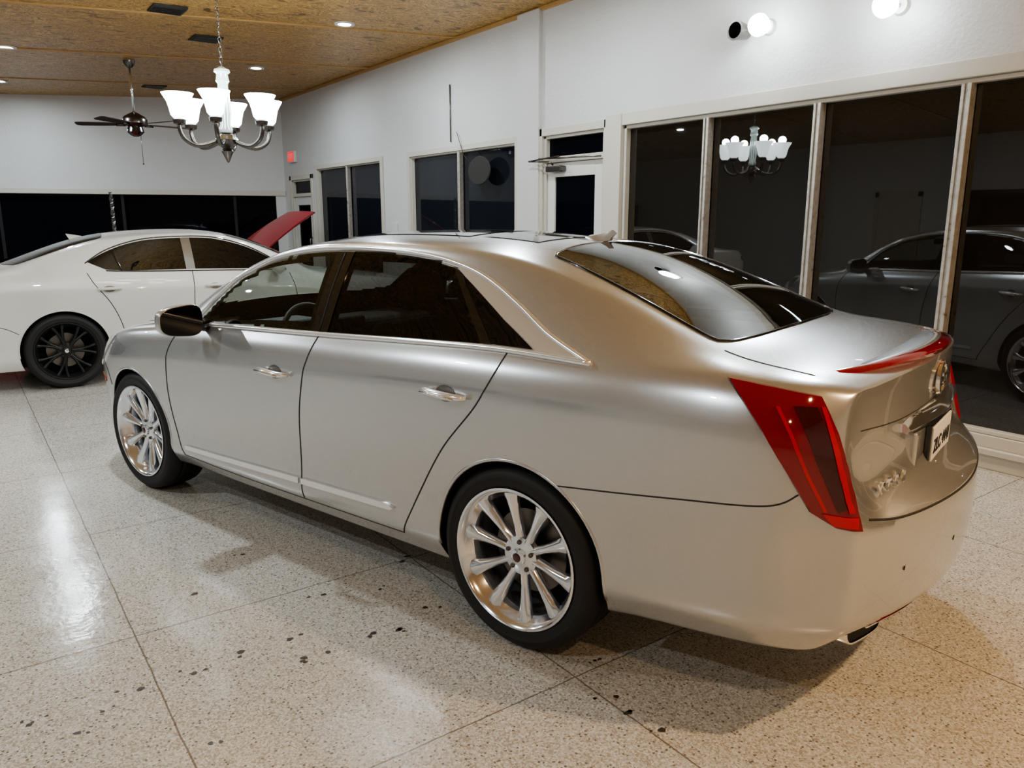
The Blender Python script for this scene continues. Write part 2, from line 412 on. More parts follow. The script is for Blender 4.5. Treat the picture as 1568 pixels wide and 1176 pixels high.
# ---------------------------------------------------------------- wheels
def wheel(parent,x,y,z,s,R=.36,r=.27,W=.25,m=M_wheel,style=10,tag='wheel'):
    e=empty(tag,(x,y,z)); e.parent=parent
    hw=W/2
    prof=[(r-.01,-hw+.02),(r+.005,-hw),(r+.04,-hw-.004),(R-.025,-hw+.004),(R-.006,-hw+.02)]
    for g in (-.07,-.035,0,.035,.07):
        prof+=[(R,g-.012),(R,g+.008),(R-.008,g+.009),(R-.008,g+.014),(R,g+.015)] if g<.07 else [(R,g-.012)]
    prof+=[(R-.006,hw-.02),(R-.022,hw-.004),(R-.03,hw+.002),(r+.045,hw+.005),(r+.042,hw+.003),(r+.02,hw+.003),(r+.002,hw-.005),(r-.012,hw-.03)]
    revolve('tyre',[(a,b*s) for a,b in prof],M_rub,e,64,axis='y')
    rim=[(r-.03,-hw+.03),(r-.04,0),(r-.03,hw-.06),(r-.016,hw-.035),(r-.006,hw-.012),(r+.004,hw-.002),(r+.006,hw+.003),(r-.002,hw+.004),(r-.012,hw-.004),(r-.018,hw-.02),(r-.036,hw-.05)]
    revolve('rim',[(a,b*s) for a,b in rim],m,e,64,axis='y')
    revolve('brake_disc',[(.05,s*.01),(.165,s*.01),(.165,-s*.015),(.05,-s*.015)],M_disc,e,48,axis='y')
    revolve('inner_barrel',[(0,-s*.05),(r-.035,-s*.05)],M_well,e,48,axis='y')
    vs=[];fs=[]
    def spoke(ang,prof_,skew=0):
        k=len(vs); L_=len(prof_)
        for (rr,w,yy,th) in prof_:
            aa=ang+skew*(rr-.06)
            c_,s_=math.cos(aa),math.sin(aa)
            for (u,v) in ((-w,yy-th),(-w,yy-.012),(-w*.35,yy),(w*.35,yy),(w,yy-.012),(w,yy-th)):
                vs.append((c_*rr-s_*u,v*s,s_*rr+c_*u))
        for i in range(L_-1):
            for q in range(5): a=k+i*6+q; fs.append((a,a+1,a+7,a+6))
            fs.append((k+i*6+5,k+i*6,k+i*6+6,k+i*6+11))
    yf=hw-.018
    if style==10:
        pr=[(.045,.020,yf-.026,.03),(.08,.016,yf-.026,.03),(.12,.0155,yf-.022,.03),(.16,.019,yf-.015,.03),(.20,.024,yf-.008,.03),(r-.035,.030,yf-.003,.03),(r-.008,.038,yf-.001,.03)]
        for q in range(10): spoke(2*PI*q/10+.17,pr)
    else:
        pr=[(.045,.02,yf-.02,.03),(.12,.014,yf-.016,.03),(.20,.013,yf-.008,.03),(r-.01,.022,yf,.03)]
        for q in range(7):
            spoke(2*PI*q/7,pr,.9); spoke(2*PI*q/7,pr,-.9)
    o=mesh('spokes',vs,fs,m,e,True); b=bmesh.new(); b.from_mesh(o.data); bmesh.ops.recalc_face_normals(b,faces=b.faces); b.to_mesh(o.data); b.free()
    o.data.set_sharp_from_angle(angle=math.radians(50))
    revolve('hub',[(.078,(yf-.055)*s),(.075,(yf-.03)*s),(.05,(yf-.024)*s),(.034,(yf-.022)*s),(.032,(yf-.012)*s),(.02,(yf-.007)*s),(0,(yf-.006)*s)],m,e,40,axis='y')
    revolve('cap',[(.018,(yf-.0055)*s),(.014,(yf-.003)*s),(0,(yf-.002)*s)],M_redd if style==10 else M_chrome,e,24,axis='y')
    for q in range(5):
        a=2*PI*q/5+.3
        revolve('lug_%d'%q,[(.009,(yf-.04)*s),(.009,(yf-.02)*s),(.006,(yf-.016)*s),(0,(yf-.016)*s)],M_nickel,e,8,loc=(.056*math.cos(a),0,.056*math.sin(a)),axis='y')
    return e
def arch_lip(name,ax,az,ar,bvh,m,parent,a0=-.1,a1=PI+.1,s=1,r=.008):
    pts=[(ax+ar*math.cos(a0+(a1-a0)*i/40),az+ar*math.sin(a0+(a1-a0)*i/40)) for i in range(41)]
    return tube(name,[hit(bvh,pj_side(s),a,b,-.004) for a,b in pts],r,m,parent)
def sweep(name,secs,m,parent):
    k=len(secs[0]); vs=[p for s_ in secs for p in s_]; fs=[]
    for i in range(len(secs)-1):
        for q in range(k): w_=(q+1)%k; fs.append((i*k+q,i*k+w_,(i+1)*k+w_,(i+1)*k+q))
    fs.append(tuple(range(k))[::-1]); fs.append(tuple((len(secs)-1)*k+q for q in range(k)))
    o=mesh(name,vs,fs,m,parent,True); b=bmesh.new(); b.from_mesh(o.data); bmesh.ops.recalc_face_normals(b,faces=b.faces); b.to_mesh(o.data); b.free()
    o.data.set_sharp_from_angle(angle=math.radians(50)); return o
# ================================================================= SEDAN (silver)
TX=[(-1.12,.80,1.108,.62,1.122,1.145,-.10),(-1.05,.855,1.125,.66,1.138,1.155,-.09),(-.95,.895,1.137,.68,1.152,1.165,-.08),
(-.78,.915,1.148,.69,1.166,1.178,-.06),(-.66,.922,1.148,.69,1.185,1.205,-.05),(-.5,.93,1.145,.675,1.24,1.28,-.05),
(-.3,.932,1.14,.655,1.315,1.37,-.04),(-.05,.932,1.134,.648,1.40,1.462,-.02),(.15,.93,1.13,.65,1.445,1.505,-.01),(.35,.93,1.125,.658,1.472,1.53,0),
(.6,.93,1.115,.665,1.488,1.545,0),(.9,.93,1.10,.67,1.493,1.55,0),(1.2,.93,1.088,.67,1.488,1.545,.02),(1.5,.93,1.072,.675,1.46,1.52,.06),
(1.7,.93,1.062,.69,1.415,1.465,.11),(1.95,.93,1.05,.73,1.31,1.355,.16),(2.2,.925,1.035,.775,1.165,1.20,.19),(2.38,.925,1.02,.79,1.055,1.09,.2),
(2.55,.925,1.0,.75,1.025,1.055,.15),(2.8,.925,.975,.72,1.0,1.035,.1),(3.05,.91,.94,.70,.97,1.01,.1),(3.3,.865,.89,.66,.92,.96,.12),
(3.48,.79,.83,.6,.86,.90,.15),(3.6,.68,.77,.5,.79,.84,.2)]
def botx(x):
    if x>2.4: return .22
    if x>-.4: return .235
    return .275+.03*min(1,max(0,(-.5-x)/.5))
PX=dict(kz=[0,.12,.28,.515,0,0,0],ky=[-.07,-.008,-.018,0,.003,-.024,-.065],bot=botx,c3=.8,dz=[0,0,0,.01,-.17,-.09,0],
  rk=[.03,-.04,-.06,-.06,-.01,0,.0],fk=[0,.02,.03,.03,.02,0,0],
  rb=[-.13,-.18,-.185,-.175,-.090,-.085,-.095],fb=[.2]*7)
car=empty('silver_sedan',(2.430,2.435,0),math.atan2(.962,-.272))
RAX,FAX=-.03,2.82
body,B=shell('body',TX,PX,M_silver,car,[(RAX-.01,.36,.388),(FAX,.36,.385)])
W_front=cr([(2.13,1.078),(1.93,1.262),(1.80,1.33),(1.63,1.395),(1.38,1.437),(1.16,1.45)],6)+[(1.165,1.105),(1.6,1.09)]
W_rear=[(1.055,1.11)]+cr([(1.05,1.452),(.85,1.453),(.62,1.44),(.43,1.408)],6)+[(.16,1.147),(.6,1.13)]
W_q=[(.385,1.39),(.30,1.345),(.1,1.235),(-.075,1.15),(.115,1.15)]
rg=cr([(-.72,0),(-.71,.3),(-.685,.52),(-.65,.60)],5)+cr([(-.62,.605),(-.4,.575),(-.1,.535),(.08,.50)],5)+cr([(.10,.47),(.125,.3),(.135,0)],5)
rg=rg+[(a,-b) for a,b in rg[::-1][1:-1]]
ws=cr([(2.56,0),(2.50,.4),(2.36,.66)],6)+cr([(2.3,.70),(1.95,.66),(1.66,.60)],6)+cr([(1.63,.56),(1.66,.3),(1.67,0)],6)
ws=ws+[(a,-b) for a,b in ws[::-1][1:-1]]
cut_glass(body,[W_front,W_rear],[rg,ws])
for s in (1,-1):
    S=pj_side(s)
    t='left' if s==1 else 'right'
    patch('front_door_glass_'+t,W_front,S,B,G_front,car,.003)
    patch('rear_door_glass_'+t,W_rear,S,B,G_rear,car,.003)
    patch('pillar_trim_'+t,[(1.168,1.105),(1.163,1.45),(1.047,1.452),(1.052,1.11)],S,B,M_black,car,.007,.04,.006)
    seam('pillar_split_'+t,[(1.108,1.108),(1.105,1.445)],S,B,M_dark,car,.004,.007,smooth=False)
    patch('quarter_pillar_'+t,[(.43,1.408),(.385,1.39),(.115,1.15),(.163,1.147)],S,B,M_black,car,.009,.04,.008)
    patch('quarter_glass_'+t,W_q,S,B,M_tint,car,.003)
    patch('window_corner_trim_'+t,[(.43,1.425),(.385,1.392),(.30,1.347),(.1,1.237),(-.08,1.152),(-.10,1.142),(-.31,1.135),(-.12,1.205),(.05,1.29),(.24,1.375),(.33,1.405)],S,B,M_satin,car,.008,.04,.008)
    top=[(2.19,1.06),(1.95,1.272),(1.81,1.345),(1.63,1.41),(1.38,1.452),(1.1,1.467),(.85,1.466),(.60,1.452),(.40,1.42),(.24,1.372),(.05,1.285),(-.12,1.20),(-.32,1.132)]
    seam('window_chrome_upper_'+t,top,S,B,M_satin,car,.011,.004)
    seam('window_chrome_lower_'+t,[(2.2,1.055),(1.87,1.068),(1.1,1.096),(.6,1.118),(.1,1.136),(-.33,1.13)],S,B,M_satin,car,.0125,.004)
    seam('gap_front_'+t,[(2.30,1.02),(2.37,.9),(2.40,.7),(2.38,.5),(2.31,.31)],S,B,M_gap,car,.0035)
    seam('gap_mid_'+t,[(1.11,1.09),(1.15,.95),(1.20,.75),(1.225,.5),(1.235,.31)],S,B,M_gap,car,.0035)
    seam('gap_rear_'+t,[(.03,1.13),(.06,1.05),(.13,.93),(.30,.74),(.44,.53),(.53,.37),(.56,.31)],S,B,M_gap,car,.0035)
    seam('gap_sill_'+t,[(2.31,.31),(1.7,.30),(1.0,.305),(.56,.31)],S,B,M_gap,car,.003)
    seam('gap_bumper_'+t,[(-.24,.70),(-.45,.725),(-.7,.755),(-.95,.785),(-1.03,.83)],S,B,M_gap,car,.003)
    seam('gap_fbumper_'+t,[(3.15,.60),(3.22,.70),(3.3,.74)],S,B,M_gap,car,.003)
    patch('rocker_chrome_'+t,[(2.27,.355),(1.245,.385),(1.245,.412),(2.27,.378)],S,B,M_satin,car,.012,.05,.014)
    patch('rocker_chrome_b_'+t,[(1.225,.386),(.62,.402),(.60,.412),(.64,.428),(1.225,.413)],S,B,M_satin,car,.012,.05,.014)
    for nm,hx,hz in (('front_handle_',1.37,.905),('rear_handle_',.28,.955)):
        patch(nm+'recess_shade_'+t,[(hx+.05*math.cos(a),hz+.032*math.sin(a)) for a in [2*PI*i/20 for i in range(20)]],S,B,M_recess,car,.0015,.03)  # flat patch on the door skin, recess shade painted in darker silver
        pts=[]
        for i in range(9):
            u=-1+2*i/8; p=hit(B,S,hx-.115*u,hz-.004*u,.012+.026*(1-abs(u)**2.5)); pts.append(p)
        tube(nm+t,pts,[.008,.013,.015,.016,.016,.016,.015,.013,.008],M_satin,car,seg=10)
        p=[hit(B,S,hx-.085*u,hz-.004*u,.053) for u in (-1,-.5,0,.5,1)]
        tube(nm+'chrome_'+t,p,.005,M_chrome,car,seg=8)
    arch_lip('arch_rear_'+t,RAX-.01,.36,.388,B,M_silver,car,s=s)
    arch_lip('arch_front_'+t,FAX,.36,.385,B,M_silver,car,s=s)
    D=pj_diag(s)
    TL=[(.13,1.133),(.24,1.121),(.36,1.104),(.40,1.01),(.475,.735),(.41,.745),(.34,.785),(.25,.93)]
    patch('taillamp_'+t,TL,D,B,M_redl,car,.014,.03,.02)
    patch('taillamp_inner_'+t,[(.285,1.078),(.345,1.078),(.37,1.01),(.43,.80),(.41,.79),(.345,.93)],D,B,M_redd,car,.018,.03,.006)
    patch('taillamp_bar_'+t,[(.355,1.078),(.365,1.078),(.395,.98),(.45,.79),(.437,.79),(.38,.98)],D,B,M_redb,car,.02,.03,.006)
    patch('taillamp_streak_'+t,[(.240,1.075),(.250,1.075),(.325,.90),(.383,.79),(.373,.79),(.315,.90)],D,B,M_redb,car,.017,.03,.006)
    patch('taillamp_foot_'+t,[(.37,.785),(.458,.775),(.462,.745),(.40,.752)],D,B,M_redb,car,.019,.03,.006)
    seam('taillamp_edge_'+t,TL,D,B,M_gap,car,.004,0,True,False)
    patch('side_marker_'+t,[(3.28,.60),(3.42,.61),(3.42,.64),(3.28,.63)],S,B,M_orange,car,.005,.03,.006)
    patch('headlamp_'+t,[(3.12,.90),(3.3,.86),(3.5,.78),(3.5,.66),(3.3,.74)],S,B,M_head,car,.006,.04,.008)
    e=bpy.data.objects.new('mirror_'+t,None); link(e,car)
    bm=bmesh.new(); bmesh.ops.create_uvsphere(bm,u_segments=24,v_segments=16,radius=1)
    for v in bm.verts:
        x,y,z=v.co
        sx_=abs(x)**.7*(1 if x>0 else -1); sy=abs(y)**.6*(1 if y>0 else -1); sz=abs(z)**.6*(1 if z>0 else -1)
        v.co=Vector((2.00+(sx_*.085 if x>0 else sx_*.012), s*1.03+sy*.115, 1.10+sz*.078*(1-.15*sy*s)))
    me=bpy.data.meshes.new('housing'); bm.to_mesh(me); bm.free(); me.materials.append(M_silver)
    me.polygons.foreach_set('use_smooth',[True]*len(me.polygons)); link(bpy.data.objects.new('housing',me),e)
    bm=bmesh.new(); bmesh.ops.create_circle(bm,cap_ends=True,segments=40,radius=1)
    for v in bm.verts:
        x,y,z=v.co; sy=abs(x)**.6*(1 if x>0 else -1); sz=abs(y)**.6*(1 if y>0 else -1)
        v.co=Vector((1.984,s*1.03+sy*.111,1.10+sz*.074*(1-.15*sy*s)))
    me=bpy.data.meshes.new('mirror_glass'); bm.to_mesh(me); bm.free(); me.materials.append(M_tint); link(bpy.data.objects.new('mirror_glass',me),e)
    tube('stalk',[(2.04,s*.86,1.06),(2.03,s*.95,1.07)],[.035,.03],M_black,e)
    wheel(car,RAX,s*(.915-.125),.36,s,tag='rear_wheel_'+t); wheel(car,FAX,s*(.905-.125),.36,s,tag='front_wheel_'+t)
    e2=bpy.data.objects.new('exhaust_'+t,None); link(e2,car)
    xo=-1.145
    ring=cr([(.61,.335),(.605,.285),(.56,.27),(.46,.27),(.42,.285),(.42,.33),(.5,.34)],4,True)
    vs=[(xo+.16,y*s,z) for y,z in ring]+[(xo-(.6-y)*.25,y*s,z) for y,z in ring]
    nn=len(ring); ci=(.515,.305)
    inn=[(xo-(.6-y)*.25+.002,(ci[0]+(y-ci[0])*.94)*s,ci[1]+(z-ci[1])*.88) for y,z in ring]
    inn2=[(x_+.05,y,z) for x_,y,z in inn]
    vs=vs+inn+inn2; fs=[]
    for q in range(nn):
        w_=(q+1)%nn
        for l in range(2): fs.append((l*nn+q,l*nn+w_,(l+1)*nn+w_,(l+1)*nn+q))
    mesh('tip',vs,fs,M_chrome,e2,True); mesh('bore',[(x_-.046,y,z) for x_,y,z in inn2],[tuple(range(nn))],M_dark,e2)
    # front seats
    e3=bpy.data.objects.new('front_seat_'+t,None); link(e3,car)
    boxes('cushion',[((1.15,s*.38-.25,.42),(1.68,s*.38+.25,.58))],M_leather,e3,.05)
    o=boxes('backrest',[((-.07,-.25,0),(.06,.25,.60))],M_leather,e3,.05); o.location=(1.15,s*.38,.55); o.rotation_euler=(0,-.28,0)
    o=boxes('headrest',[((-.05,-.13,0),(.05,.13,.17))],M_leather,e3,.04); o.location=(.955,s*.38,1.18); o.rotation_euler=(0,-.2,0)
    o=boxes('rear_headrest_'+t,[((-.04,-.12,0),(.05,.12,.13))],M_leather,car,.04); o.location=(.02,s*.38,1.13)
boxes('rear_bench',[((.15,-.62,.40),(.65,.62,.56)),((.0,-.62,.5),(.18,.62,1.12))],M_leather,car,.05)
boxes('parcel_shelf',[((-.60,-.60,1.09),(.02,.60,1.12))],M_dash,car,.01)
boxes('dashboard',[((1.95,-.72,.72),(2.32,.72,1.0)),((1.2,-.1,.4),(1.98,.1,.68))],M_dash,car,.04)
boxes('instrument_hood',[((1.93,.22,.98),(2.15,.55,1.045)),((1.93,-.12,.95),(2.1,.12,1.03))],M_dash,car,.02)
tube('steering_wheel',[(1.80+.06*math.sin(a),.38+.185*math.cos(a),.96+.175*math.sin(a)) for a in [2*PI*i/36 for i in range(36)]],.016,M_leather,car,cyclic=True)
tube('steering_column',[(1.80,.38,.96),(2.0,.38,.88)],[.06,.04],M_dash,car,12)
tube('steering_spokes',[(1.80,.20,.96),(1.81,.38,.95),(1.80,.56,.96)],.015,M_satin,car)
boxes('cabin_mirror',[((1.86,-.12,1.33),(1.88,.12,1.39))],M_dash,car,.01)
patch('rear_window',rg,pj_top,B,G_back,car,.004,.05)
seam('rear_window_seal',rg,pj_top,B,M_black,car,.006,.001,True,False,seg=8)
patch('windscreen',ws,pj_top,B,G_ws,car,.004,.06)
patch('sunroof',[(1.42,.40),(.62,.40),(.62,-.40),(1.42,-.40)],pj_top,B,M_black,car,.003,.08)
patch('sunroof_rear',[(.57,.38),(.27,.36),(.27,-.36),(.57,-.38)],pj_top,B,M_black,car,.003,.08)
seam('hood_gap_left',[(3.5,.45),(3.0,.66),(2.5,.73)],pj_top,B,M_gap,car,.003)
seam('hood_gap_right',[(3.5,-.45),(3.0,-.66),(2.5,-.73)],pj_top,B,M_gap,car,.003)
for s in (1,-1):
    seam('trunk_gap_%s'%('left' if s==1 else 'right'),[(-.70,.66*s),(-.85,.69*s),(-1.0,.70*s)],pj_top,B,M_gap,car,.003)
seam('trunk_lower_gap',[(.735,.755),(.6,.735),(.3,.728),(0,.725),(-.3,.728),(-.6,.735),(-.735,.755)],pj_rear,B,M_gap,car,.004)
seam('trunk_crease',[(.69,1.0),(.4,.985),(0,.99),(-.4,.985),(-.69,1.0)],pj_rear,B,M_gap,car,.0022)
secs=[];secs2=[]
for i in range(33):
    u=-1+2*i/32; y=.66*u; t_=1-abs(u)**2.2
    xr=-.985-.235*(1-u*u)**.75 ; zt=1.137+.040*t_
    th=.014+.044*t_; dp=.03+.10*t_
    secs2.append([(xr+dp+.06,y,zt-.03),(xr+dp*.5,y,zt+.002),(xr+.03,y,zt+.004),(xr+.02,y,zt-.004),(xr+dp,y,zt-th-.02)])
    secs.append([(xr+.032,y,zt+.0045),(xr+.004,y,zt+.003),(xr-.006,y,zt-.006),(xr-.002,y,zt-.016),(xr+.03,y,zt-.006-th),(xr+.07,y,zt-.006-th)])
sweep('spoiler',secs2,M_silver,car); sweep('high_brake_lamp',secs,M_redl,car)
secs=[]
for i in range(25):
    u=-1+2*i/24; y=.40*u
    p=hit(B,pj_rear,y,.95,0); x=p.x; k=(.026+.008*(1-abs(u)))*(1-.45*abs(u)**6)
    secs.append([(x+.03,y,.955+k),(x-.012,y,.955+k*.9),(x-.030-.012*(1-abs(u)),y,.955-k*.2),(x-.022,y,.955-k),(x+.03,y,.955-k)])
sweep('trunk_bar',secs,M_chrome,car)
px_=hit(B,pj_rear,0,.86,0).x
boxes('plate_recess',[((px_-.004,-.30,.765),(px_+.05,.30,.92))],M_silver,car,.01)
boxes('plate_frame',[((px_-.024,-.175,.75),(px_-.003,.175,.925))],M_black,car,.006)
boxes('plate',[((px_-.028,-.158,.77),(px_-.02,.158,.912))],M_plate,car,.003)
def text(name,s,size,loc,m,parent,ext=.002,ang=0,bold=0):
    c_=bpy.data.curves.new(name,'FONT'); c_.body=s; c_.size=size; c_.extrude=ext; c_.offset=bold; c_.align_x='CENTER'; c_.align_y='CENTER'; c_.materials.append(m)
    o=bpy.data.objects.new(name,c_); link(o,parent)
    R=Matrix(((0,0,-1),(-1,0,0),(0,1,0))).to_4x4()
    o.matrix_local=Matrix.Translation(loc)@Matrix.Rotation(ang,4,'Z')@R
    return o
text('plate_text','ZLC 4441',.068,(px_-.0295,0,.84),M_ink,car,.0006,0,.0015)
for i,ch in enumerate('XTS4'):
    y=.60-.056*i; p=hit(B,pj_rear,y,.80,.005); p2=hit(B,pj_rear,y-.03,.80,.005); a=math.atan2(p2.x-p.x,.03)
    text('badge_'+str(i),ch,.062,p,M_chrome,car,.004,a,.0015)
ep=hit(B,pj_rear,0,1.06,.004)
e=bpy.data.objects.new('emblem',None); link(e,car); e.location=ep
revolve('wreath',[(.062,0),(.06,-.012),(.048,-.014),(.046,-.002)],M_chrome,e,40,axis='x')
revolve('shield',[(.044,-.004),(.03,-.014),(0,-.016)],M_gap,e,6,axis='x')
boxes('shield_bars',[((-.018,-.03,.008),(-.004,.03,.02)),((-.018,-.006,-.03),(-.004,.006,.03)),((-.018,-.022,-.018),(-.004,.022,-.012))],M_chrome,e)
for s in (1,-1):
    t='left' if s==1 else 'right'
    patch('reflector_'+t,[(.60*s,.385),(.60*s,.400),(.28*s,.375),(.28*s,.362)],pj_rear,B,M_redl,car,.004,.04,.006)
    seam('bumper_chrome_'+t,[(.64*s,.378),(.5*s,.368),(.28*s,.350)],pj_rear,B,M_chrome,car,.005,.002)
    for yy in (.55,.2):
        p=hit(B,pj_rear,yy*s,.56,.001); revolve('park_sensor_%s_%d'%(t,int(yy*10)),[(.009,0),(.009,-.0015),(0,-.0015)],M_silver,car,20,loc=p,axis='x')
patch('rear_valance',[(.40,.31),(.38,.355),(-.38,.355),(-.40,.31)],pj_rear,B,M_gap,car,.003,.05)
secs=[]
for i in range(9):
    u=i/8; x=.29-.15*u; h=.054*(u**1.3) if u<.85 else .054*(1-(u-.85)*2); w_=.026*(1-.3*u)
    z=hit(B,pj_top,x,0,0).z-.004
    secs.append([(x,-w_,z),(x-.01*u,-w_*.35,z+h*.6),(x-.035*u,0,z+h+.004),(x-.01*u,w_*.35,z+h*.6),(x,w_,z)])
sweep('antenna_fin',secs,M_silver,car)
# ================================================================= second sedan builder (muscle style)
TC=[(-1.0,.80,1.05,.6,1.07,1.09,-.1),(-.9,.87,1.07,.65,1.09,1.105,-.08),(-.7,.92,1.085,.68,1.10,1.12,-.06),(-.45,.94,1.09,.68,1.12,1.145,-.05),
(-.2,.95,1.09,.66,1.19,1.23,-.05),(.1,.95,1.09,.645,1.30,1.35,-.03),(.4,.945,1.085,.645,1.385,1.445,0),(.8,.94,1.075,.65,1.44,1.49,0),(1.2,.94,1.065,.66,1.455,1.50,0),
(1.5,.94,1.05,.665,1.44,1.49,.03),(1.8,.94,1.04,.68,1.37,1.43,.08),(2.1,.94,1.02,.72,1.24,1.29,.15),(2.35,.94,1.0,.77,1.1,1.14,.2),(2.5,.94,.98,.77,1.01,1.05,.2),
(2.8,.94,.95,.74,.98,1.02,.12),(3.2,.935,.92,.72,.95,.99,.08),(3.5,.90,.89,.68,.91,.95,.08),(3.75,.84,.85,.6,.87,.9,.1),(3.88,.74,.8,.5,.82,.85,.1)]
PC=dict(kz=[0,.12,.28,.52,0,0,0],ky=[-.06,-.01,-.03,-.015,.002,-.03,-.08],bot=lambda x:.20,
  rk=[.08,0,-.04,-.04,-.03,0,0],fk=[0]*7,rb=[-.1]*7,fb=[.1]*7)
def muscle(name,loc,rz,pm,wm):
    e=empty(name,loc,rz)
    o,b=shell('body',TC,PC,pm,e,[(0,.36,.39),(3.05,.36,.39)])
    for s in (1,-1):
        S=pj_side(s); t='left' if s==1 else 'right'
        rear=cr([(.27,1.19),(.42,1.27),(.62,1.345),(.85,1.392),(1.17,1.41)],5)+[(1.17,1.095),(.60,1.10),(.42,1.115)]
        patch('rear_glass_'+t,rear,S,b,M_tint,e,.003)
        patch('front_glass_'+t,[(1.25,1.095)]+cr([(1.25,1.41),(1.5,1.395),(1.8,1.315),(2.05,1.19),(2.2,1.07)],5),S,b,M_tint,e,.003)
        patch('pillar_'+t,[(1.165,1.095),(1.165,1.41),(1.255,1.41),(1.255,1.095)],S,b,M_recess,e,.004)
        seam('glass_edge_'+t,[(.25,1.18),(.42,1.285),(.62,1.36),(.85,1.407),(1.2,1.425),(1.5,1.41),(1.8,1.33),(2.05,1.2),(2.22,1.06)],S,b,M_black,e,.007,0)
        seam('quarter_bar_'+t,[(.56,1.10),(.50,1.30)],S,b,M_black,e,.008,.003,smooth=False)
        seam('sill_edge_'+t,[(.42,1.105),(.8,1.088),(2.22,1.055)],S,b,M_black,e,.007,0)
        seam('door_gap_a_'+t,[(.25,1.09),(.30,.98),(.42,.8),(.5,.6),(.55,.35),(.6,.28),(1.15,.27)],S,b,M_gap,e,.004)
        seam('door_gap_b_'+t,[(1.22,1.08),(1.2,.7),(1.18,.27)],S,b,M_gap,e,.004)
        seam('door_gap_c_'+t,[(2.25,1.02),(2.3,.7),(2.25,.3),(1.18,.27)],S,b,M_gap,e,.004)
        for hx,hz in ((.42,.935),(1.42,.92)):
            p=[hit(b,S,hx-.1*u,hz,.012+.022*(1-u*u)) for u in (-1,-.6,0,.6,1)]; tube('handle_%s_%d'%(t,int(hx*10)),p,.014,pm,e)
            patch('handle_recess_shade_%s_%d'%(t,int(hx*10)),[(hx+.06*math.cos(a),hz+.03*math.sin(a)) for a in [2*PI*i/16 for i in range(16)]],S,b,M_recess,e,.001,.03)  # shade of the handle hollow painted as a flat darker oval
        patch('rear_marker_'+t,[(-.66,.735),(-.50,.74),(-.50,.78),(-.66,.79)],S,b,M_redb,e,.006,.03,.008)
        patch('taillamp_'+t,[(-.99,.90),(-.86,.92),(-.86,.98),(-.99,.98)],S,b,M_redl,e,.006,.03,.008)
        arch_lip('arch_r_'+t,0,.36,.39,b,pm,e,s=s); arch_lip('arch_f_'+t,3.05,.36,.39,b,pm,e,s=s)
        seam('bumper_gap_'+t,[(-.37,.55),(-.5,.62),(-.75,.66),(-.95,.7)],S,b,M_gap,e,.003)
        wheel(e,0,s*(.93-.125),.36,s,m=wm,style=7,tag='rear_wheel_'+t); wheel(e,3.05,s*(.93-.125),.36,s,m=wm,style=7,tag='front_wheel_'+t)
        tube('mirror_'+t,[(2.08,s*.86,1.06),(2.1,s*.93,1.08),(2.08,s*1.06,1.09)],[.03,.07,.055],pm,e,seg=12)
    rg=cr([(-.42,0),(-.40,.35),(-.33,.58)],5)+cr([(-.28,.60),(.1,.56),(.42,.51)],5)+cr([(.46,.48),(.5,.25),(.5,0)],5)
    patch('rear_window',rg+[(a,-c_) for a,c_ in rg[::-1][1:-1]],pj_top,b,M_tint,e,.004,.06)
    wg=cr([(2.62,0),(2.55,.4),(2.40,.66)],5)+cr([(2.33,.69),(2.0,.65),(1.72,.59)],5)+cr([(1.68,.55),(1.7,.3),(1.71,0)],5)
    patch('windscreen',wg+[(a,-c_) for a,c_ in wg[::-1][1:-1]],pj_top,b,M_tint,e,.004,.06)
    f_=[]
    for i in range(5):
        u=i/4; x=.36-.13*u; h=.06*u; z=hit(b,pj_top,x,0,0).z-.004
        f_.append([(x,-.02,z),(x-.03*u,0,z+h+.003),(x,.02,z)])
    sweep('antenna_fin',f_,pm,e)
    return e,b
white,_b=muscle('white_sedan',(.80,9.33,0),0.0,M_white,M_bwheel)
red,rb_=muscle('red_coupe',(1.15,11.95,0),0.0,M_red,M_bwheel)
red.scale=(.90,.95,.88)
vs=[];fs=[]
HA=.60
def hoodp(u,v,o):
    X=1.5*u; y=(.74-.14*u*u)*v; Z=.02*(1-v*v)+.07*math.sin(u*PI*.8)+o
    ca,sa=math.cos(HA),math.sin(HA)
    return (2.55+X*ca-Z*sa,y,1.06+X*sa+Z*ca)
for o in (0,-.06):
    for i in range(13):
        for j in range(13): vs.append(hoodp(i/12,-1+j/6,o*(1 if 0<i<12 and 0<j<12 else .4)))
for l in (0,169):
    for i in range(12):
        for j in range(12): a=l+i*13+j; fs.append((a,a+1,a+14,a+13))
for i in range(12):
    fs.append((i*13,(i+1)*13,169+(i+1)*13,169+i*13)); fs.append((i*13+12,(i+1)*13+12,169+(i+1)*13+12,169+i*13+12))
    fs.append((i,i+1,170+i,169+i)); fs.append((156+i,157+i,169+157+i,169+156+i))
M_red2=mat('red_paint_hood',(.22,.003,.008),.45,0,coat=.4)
h=mesh('raised_hood',vs,fs,M_red2,red,True); h.data.set_sharp_from_angle(angle=.6)
patch('engine_bay',[(2.75,.6),(3.75,.5),(3.75,-.5),(2.75,-.6)],pj_top,rb_,M_dark,red,.006,.1)
for s in (1,-1): tube('hood_strut_%d'%(1 if s>0 else 2),[(2.9,s*.66,.98),hoodp(.45,s*.86,-.02)],.012,M_nickel,red)
